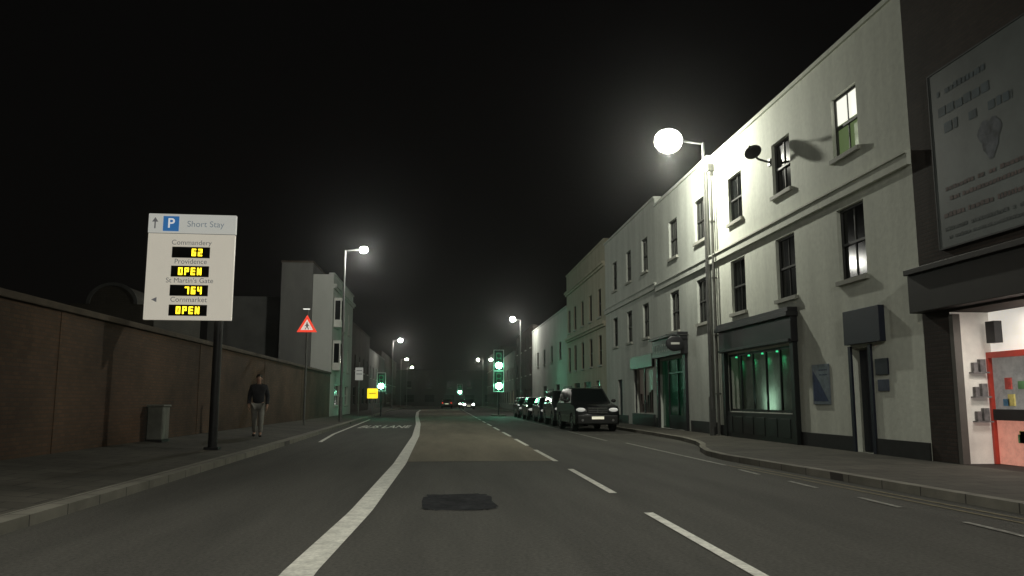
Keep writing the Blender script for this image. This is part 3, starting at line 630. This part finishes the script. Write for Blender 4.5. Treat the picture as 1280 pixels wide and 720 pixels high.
# ---------------------------------------------------------------- cars
TYRE=mat('tyre_rubber',(.015,.015,.015),rough=.85,var=.1); RIM=mat('alloy_rim',(.4,.4,.4),rough=.3,metal=.9,var=.1)
GLASS=mat('car_glass',(.006,.008,.008),rough=.05,var=.1,spec=.7); HL=emis('headlight_glass',(1,1,.9),.28,(.5,.5,.5))  # faint emission on unlit headlights stands in for glints
PLATE=emis('plate',(1,.95,.7),.5,(.7,.7,.6)); CHR=mat('chrome',(.6,.6,.6),rough=.2,metal=1,var=.05); TRIM=mat('black_trim',(.015,.015,.015),rough=.5,var=.1)  # plates emit weakly in place of light they would reflect
def car(loc,rz,label,cat,paint,L=4.6,W=1.86,H=1.8,hood=1.1,suv=True,hl=HL,tl=None,grp='cars parked along the kerb'):
    t=thing('parked_car' if grp and 'parked' in grp else 'moving_car',loc,rz,label,cat,grp)
    r=.37 if suv else .32; w1,w2=.85,L-.85; gc=.28 if suv else .2
    belt=hood+.06
    def arc(c,n=9): return [(c-math.cos(math.pi*i/n)*(r+.06),r+math.sin(math.pi*i/n)*(r+.06)) for i in range(n+1)]
    a1=[(y,max(z,gc)) for y,z in arc(w1)]; a2=[(y,max(z,gc)) for y,z in arc(w2)]
    low=[(.06,gc+.08)]+[(.18,gc)]+a1+a2+[(L-.15,gc),(L-.03,gc+.1)]
    cow=1.35 if suv else 1.15
    up=[(L,.65),(L-.02,belt-.1),(L-.12,belt),(cow,belt),(.75,hood),(.3,hood-.06),(.08,hood-.18),(.0,hood-.42),(.0,gc+.25)]
    P=low+up; n=len(P); mb=MB()
    sl=[(-W/2,.93),(-W/2+.1,1.),(W/2-.1,1.),(W/2,.93)]; zc=.7
    for x,k in sl:
        for y,z in P: mb.v.append((x,L/2+(y-L/2)*(1-(1-k)*.35), zc+(z-zc)*k if z>zc else z))
    for s in range(3):
        for i in range(n):
            j=(i+1)%n; mb.f.append((s*n+i,s*n+j,(s+1)*n+j,(s+1)*n+i))
    mb.f+=[tuple(range(n)),tuple(3*n+i for i in range(n))]
    b=mb.obj('body',paint,t,smooth=True)
    bm=bmesh.new(); bm.from_mesh(b.data); bmesh.ops.triangulate(bm,faces=[f for f in bm.faces if len(f.verts)>4]); bm.to_mesh(b.data); bm.free()
    yb0,yt0=cow-.1,cow+.65; yt1,yb1=(L-.35,L-.08) if suv else (L-.8,L-.25)
    wb,wt=W/2-.06,W/2-.24; zb_,zt_=belt-.02,H
    c=[(-wb,yb0,zb_),(wb,yb0,zb_),(wb,yb1,zb_),(-wb,yb1,zb_),(-wt,yt0,zt_-.04),(wt,yt0,zt_-.04),(wt,yt1,zt_-.03),(-wt,yt1,zt_-.03)]
    ym=(yt0+yt1)/2
    mb=MB(); mb.v=c+[(-wt,ym,zt_),(wt,ym,zt_),(-wb,ym,zb_),(wb,ym,zb_)]
    mb.f=[(0,1,5,4),(4,5,9,8),(8,9,6,7),(2,3,7,6),(1,11,9,5),(11,2,6,9),(0,4,8,10),(10,8,7,3)]
    mb.obj('cabin',paint,t,bevel=.05,smooth=True)
    V=[Vector(p) for p in c]
    def pan(name,A,B,C_,D_,u0,u1,v0,v1,off=.012):
        def P_(u,v): return (A.lerp(B,u)).lerp(D_.lerp(C_,u),v)
        nn=(B-A).cross(D_-A).normalized(); cen=Vector((0,L/2,.9))
        if nn.dot((A+C_)/2-cen)<0: nn=-nn
        MB().quad(*[P_(u,v)+nn*off for u,v in((u0,v0),(u1,v0),(u1,v1),(u0,v1))]).obj(name,GLASS,t,recalc=False)
    pan('windscreen',V[0],V[1],V[5],V[4],.06,.94,.1,.92)
    pan('rear_window',V[3],V[2],V[6],V[7],.1,.9,.2,.88)
    for A,B,C_,D_ in((V[0],V[3],V[7],V[4]),(V[1],V[2],V[6],V[5])):
        pan('side_window',A,B,C_,D_,.09,.36,.12,.9); pan('side_window',A,B,C_,D_,.39,.64,.12,.9)
        if suv: pan('side_window',A,B,C_,D_,.67,.93,.12,.9)
    for sx in(-1,1):
        for yc_ in(w1,w2):
            w=thing_part('wheel',t); xo=sx*(W/2-.01); xi=sx*(W/2-.24)
            MB().cyl((xi,yc_,r),(xo,yc_,r),r,r,24).obj('tyre',TYRE,w,smooth=True,bevel=.02)
            mb=MB().cyl((xo,yc_,r),(xo+sx*.006,yc_,r),r*.16,n=12)
            for k in range(5):
                a=k*2*math.pi/5; d=Vector((0,math.cos(a),math.sin(a))); q=Vector((0,-math.sin(a),math.cos(a)))*.035; c0=Vector((xo+sx*.006,yc_,r))
                mb.quad(c0+q,c0-q,c0-q+d*r*.62,c0+q+d*r*.62)
            for k in range(20):
                a=k*2*math.pi/20; b_=(k+1)*2*math.pi/20
                f=lambda a,rr:(xo+sx*.008,yc_+rr*math.cos(a),r+rr*math.sin(a)); mb.quad(f(a,r*.6),f(b_,r*.6),f(b_,r*.68),f(a,r*.68))
            mb.obj('rim',RIM,w,recalc=False)
        MB().ell((sx*(W/2-.25),.06,hood-.24),.2,.09,.085,14,8).obj('headlight',hl,t,smooth=True)
        MB().box(sx*(W/2-.2)-.1,sx*(W/2-.2)+.1,L-.06,L+.015,.8,1.15 if suv else 1.0).obj('tail_light',tl or mat('tail_red',(.25,.01,.01),rough=.3,var=.1),t,bevel=.02)
        MB().ell((sx*(W/2+.1),cow+.12,belt+.08),.11,.06,.08,12,6).obj('wing_mirror',TRIM,t,smooth=True)
        MB().cyl((sx*(W/2-.3),-.075,gc+.2),(sx*(W/2-.3),.05,gc+.2),.05,n=14).obj('fog_light',RIM,t)
        if suv: MB().path([(sx*(wt-.04),yt0+.15,zt_-.03),(sx*(wt-.04),yt0+.2,zt_+.05),(sx*(wt-.04),yt1-.2,zt_+.05),(sx*(wt-.04),yt1-.1,zt_-.03)],.018,6).obj('roof_rail',TRIM,t)
    mb=MB().box(-.42,.42,-.035,.02,hood-.4,hood-.14); mb.obj('grille',TRIM,t,bevel=.01)
    mb=MB().box(-.015,.015,-.044,-.036,hood-.37,hood-.16)
    for k in range(3): mb.box(-.4,.4,-.045,-.036,hood-.37+k*.08,hood-.345+k*.08)
    mb.obj('grille_slats',CHR,t)
    MB().box(-W/2+.1,W/2-.1,-.07,.06,gc+.05,gc+.4).obj('bumper',paint if not suv else TRIM,t,bevel=.03)
    MB().box(-.26,.26,-.085,-.072,gc+.24,gc+.35).obj('number_plate',PLATE,t); MB().box(-.26,.26,L+.005,L+.018,.7,.81).obj('rear_number_plate',PLATE,t)
    return t
def paint(n,c): return mat(n,c,rough=.25,metal=.3,var=.08,coat=.8)
car((6.55,33.6,0),R(1.5),'black off road car parked facing along the kerb','car',paint('black_paint',(.012,.013,.014)),L=4.7,W=1.9,H=1.88,hood=1.15)
car((6.6,40.4,0),0,'dark grey off road car parked in line','car',paint('grey_paint',(.03,.032,.035)),L=4.6,W=1.88,H=1.85,hood=1.12)
car((6.65,47.0,0),0,'dark blue hatchback parked in line','car',paint('dark_blue_paint',(.015,.02,.04)),L=4.2,W=1.78,H=1.5,hood=.95,suv=False)
car((6.6,53.2,0),0,'black car parked behind the others','car',MATS['black_paint'],L=4.3,W=1.8,H=1.52,hood=.95,suv=False)
car((6.6,59.6,0),0,'dark estate car parked at the end of the row','car',MATS['grey_paint'],L=4.4,W=1.8,H=1.55,hood=.98,suv=False)
car((4.0,118,0),0,'oncoming car with bright white headlights on','car',MATS['grey_paint'],L=4.2,W=1.8,H=1.5,hood=.95,suv=False,hl=emis('headlight_on',(1,1,.95),30),grp='moving traffic')
car((3.9,140,0),0,'oncoming car with bright white headlights on','car',MATS['grey_paint'],L=4.2,W=1.8,H=1.5,hood=.95,suv=False,hl=MATS['headlight_on'],grp='moving traffic')
car((.9,135,0),math.pi,'small car driving away with dim red tail lights','car',MATS['black_paint'],L=4.2,W=1.8,H=1.5,hood=.95,suv=False,tl=emis('tail_on',(1,.05,.02),.8),grp='moving traffic')

# ---------------------------------------------------------------- person
def skin(name,J,E,m,parent,root,sub=1,z=0):
    names=list(J); me=bpy.data.meshes.new(name)
    me.from_pydata([J[k][0] for k in names],[(names.index(a),names.index(b)) for a,b in E],[]); me.materials.append(m)
    o=bpy.data.objects.new(name,me); COL.objects.link(o); o.parent=parent
    md=o.modifiers.new('skin','SKIN'); md.use_smooth_shade=True
    if not me.skin_vertices: 
        bm=bmesh.new(); bm.from_mesh(me); bm.verts.layers.skin.verify(); bm.to_mesh(me); bm.free()
    for i,k in enumerate(names):
        r=J[k][1]; d=me.skin_vertices[0].data[i]; d.radius=r if isinstance(r,tuple) else (r,r); d.use_root=(k==root)
    s=o.modifiers.new('sub','SUBSURF'); s.levels=sub; s.render_levels=sub+1
    return o
SKIN=mat('skin',(.36,.22,.16),rough=.6,var=.08); JACK=mat('dark_jacket',(.022,.022,.026),rough=.8,var=.3,scale=8)
TROU=mat('pale_trousers',(.20,.195,.175),rough=.85,var=.2,scale=8); SHOE=mat('dark_shoes',(.02,.018,.016),rough=.5,var=.2); HAIR=mat('dark_hair',(.02,.015,.01),rough=.7,var=.3)
px,py=-5.64,25.6
pt=thing('person',(px,py,zl(px,py)),R(8),'pedestrian in dark jacket and pale trousers walking on the pavement','person')
pt.scale=(1.08,1.08,1.06)
J={'pelvis':((0,0,.96),(.15,.11)),'waist':((0,-.01,1.12),(.135,.10)),'chest':((0,-.02,1.36),(.165,.115)),'neckb':((0,0,1.50),(.075,.07)),'neck':((0,-.01,1.57),.055),'jaw':((0,-.035,1.63),(.062,.07)),'head':((0,-.02,1.71),(.08,.098)),'crown':((0,-.01,1.785),(.055,.065)),
 'hipL':((.095,0,.90),.095),'kneeL':((.10,-.14,.50),.062),'ankL':((.10,-.20,.11),.042),'toeL':((.11,-.38,.05),.035),
 'hipR':((-.095,0,.90),.095),'kneeR':((-.10,.05,.49),.062),'ankR':((-.10,.30,.13),.042),'toeR':((-.11,.16,.04),.035),
 'shL':((.19,0,1.45),.065),'elL':((.245,.07,1.17),.045),'wrL':((.25,-.02,.93),.03),'paL':((.25,-.05,.86),(.02,.04)),
 'shR':((-.19,0,1.45),.065),'elR':((-.245,.03,1.17),.045),'wrR':((-.25,-.12,.94),.03),'paR':((-.25,-.16,.87),(.02,.04))}
E_=[('pelvis','waist'),('waist','chest'),('chest','neckb'),('neckb','neck'),('neck','jaw'),('jaw','head'),('head','crown')]
for s in'LR':
    E_+=[('pelvis','hip'+s),('hip'+s,'knee'+s),('knee'+s,'ank'+s),('ank'+s,'toe'+s),('chest','sh'+s),('sh'+s,'el'+s),('el'+s,'wr'+s),('wr'+s,'pa'+s)]
    q=Vector(J['pa'+s][0]); sx=1 if s=='L' else -1
    for k,(dy,ln) in enumerate(((-.03,.075),(-.01,.085),(.01,.08),(.028,.065))):
        J[f'f{k}a{s}']=((q.x,q.y+dy,q.z-.045),.0095); J[f'f{k}b{s}']=((q.x-sx*.008,q.y+dy-.004,q.z-.045-ln*.55),.0085); J[f'f{k}c{s}']=((q.x-sx*.03,q.y+dy-.01,q.z-.045-ln*.95),.0075)
        E_+=[('pa'+s,f'f{k}a{s}'),(f'f{k}a{s}',f'f{k}b{s}'),(f'f{k}b{s}',f'f{k}c{s}')]
    J['t1'+s]=((q.x-sx*.01,q.y-.045,q.z-.0),.011); J['t2'+s]=((q.x-sx*.02,q.y-.065,q.z-.045),.009)
    E_+=[('pa'+s,'t1'+s),('t1'+s,'t2'+s)]
skin('body',J,E_,SKIN,pt,'pelvis')
J2={'p':((0,0,.90),(.18,.14)),'w':((0,-.01,1.10),(.17,.135)),'c':((0,-.02,1.36),(.195,.145)),'n':((0,0,1.51),(.10,.09)),'col':((0,0,1.56),(.08,.08))}
E2=[('p','w'),('w','c'),('c','n'),('n','col')]
for s in'LR':
    for k,r in(('sh',.088),('el',.068),('wr',.05)): J2[k+s]=(J[k+s][0],r)
    E2+=[('c','sh'+s),('sh'+s,'el'+s),('el'+s,'wr'+s)]
skin('jacket',J2,E2,JACK,pt,'p')
J3={'p':((0,0,.95),(.165,.125))}; E3=[]
for s in'LR':
    for k,r in(('hip',.11),('knee',.08),('ank',.062)): J3[k+s]=(J[k+s][0],r)
    E3+=[('p','hip'+s),('hip'+s,'knee'+s),('knee'+s,'ank'+s)]
skin('trousers',J3,E3,TROU,pt,'p')
for s in'LR':
    a=Vector(J['ank'+s][0]);b=Vector(J['toe'+s][0])
    skin('shoe',{'a':(a+Vector((0,.05,-.05)),(.045,.045)),'m':(a.lerp(b,.5)+Vector((0,0,-.015)),(.05,.045)),'b':(b,(.042,.035))},[('a','m'),('m','b')],SHOE,pt,'m')
MB().ell((0,.012,1.735),.088,.105,.085,16,10,top=1,bot=-.2).obj('hair',HAIR,pt,smooth=True)
MB().ell((0,-.12,1.675),.014,.022,.022,8,6).obj('nose',SKIN,pt,smooth=True)
for sx in(-1,1):
    MB().ell((sx*.083,-.02,1.68),.012,.022,.034,8,6).obj('ear',SKIN,pt,smooth=True)
    MB().ell((sx*.032,-.112,1.705),.013,.008,.008,8,6).obj('eye',mat('eye_dark',(.05,.04,.035),rough=.2,var=.1),pt,smooth=True)
MB().ell((0,-.108,1.63),.024,.008,.006,8,6).obj('mouth',mat('lips',(.28,.12,.1),rough=.5,var=.1),pt,smooth=True)

# ---------------------------------------------------------------- tree behind wall
t=thing('tree',(-15.5,40,0),0,'dark leafy tree showing above the brick wall','tree')
BARK=mat('bark',(.06,.045,.03),rough=.9,var=.3,scale=6); LEAF=mat('leaves',(.03,.04,.02),rough=.7,var=.5,scale=1.5)
mb=MB().cyl((0,0,0),(.1,0,1.8),.2,.15,10).cyl((.1,0,1.8),(0,.1,3.2),.15,.1,10); tips=[]
for i in range(11):
    a=i*2.4; z=2.0+i*.17; p0=Vector((.05,.05,z)); p1=p0+Vector((math.cos(a)*random.uniform(.8,1.5),math.sin(a)*random.uniform(.8,1.5),random.uniform(.7,1.5)))
    mb.cyl(p0,p1,.06,.03,6)
    for k in range(3):
        p2=p1+Vector((random.uniform(-.6,.6),random.uniform(-.6,.6),random.uniform(.1,.8))); mb.cyl(p1,p2,.03,.012,5); tips.append(p2)
mb.obj('trunk',BARK,t,smooth=True)
mb=MB()
for p in tips:
    for k in range(70):
        q=p+Vector((random.gauss(0,.3),random.gauss(0,.3),random.gauss(0,.24))); u=Vector((random.gauss(0,1),random.gauss(0,1),random.gauss(0,1))).normalized(); v=u.orthogonal().normalized(); s=random.uniform(.04,.08)
        mb.quad(q-u*s,q+v*s*.6,q+u*s,q-v*s*.6)
mb.obj('crown',LEAF,t,recalc=False)

# ---------------------------------------------------------------- very thin haze volume, added to give the lamps halos
mm=bpy.data.materials.new('halo_haze_volume'); mm.use_nodes=True; nt=mm.node_tree; nt.nodes.remove(nt.nodes['Principled BSDF'])
vs=nt.nodes.new('ShaderNodeVolumeScatter'); vs.inputs['Density'].default_value=.0004; vs.inputs['Anisotropy'].default_value=.93
nt.links.new(vs.outputs[0],nt.nodes['Material Output'].inputs['Volume'])
o=MB().box(-40,40,-30,230,-.5,26).obj('halo_haze',mm); struct(o,'thin haze added over the whole street to give lamps halos','halo_haze')

# ---------------------------------------------------------------- world, camera
w=bpy.data.worlds.new('World'); scene.world=w; w.use_nodes=True; N=w.node_tree.nodes; Lk=w.node_tree.links
bg=N['Background']; tc=N.new('ShaderNodeTexCoord'); sp=N.new('ShaderNodeSeparateXYZ'); Lk.new(tc.outputs['Generated'],sp.inputs[0])
cr=N.new('ShaderNodeValToRGB'); cr.color_ramp.elements[0].position=0; cr.color_ramp.elements[0].color=(.0030,.0028,.0024,1)
cr.color_ramp.elements[1].position=.5; cr.color_ramp.elements[1].color=(.0018,.0017,.0016,1)
Lk.new(sp.outputs[2],cr.inputs[0]); Lk.new(cr.outputs[0],bg.inputs[0]); bg.inputs[1].default_value=1
scene.view_settings.view_transform='Standard'; scene.view_settings.look='None'; scene.view_settings.exposure=0
cam=bpy.data.cameras.new('camera'); co=bpy.data.objects.new('camera',cam); COL.objects.link(co)
co.location=(0,0,1.3); co.rotation_euler=(R(98),0,R(-5)); cam.sensor_width=36; cam.lens=28.125; cam.clip_end=2000; cam.clip_start=.05
scene.camera=co
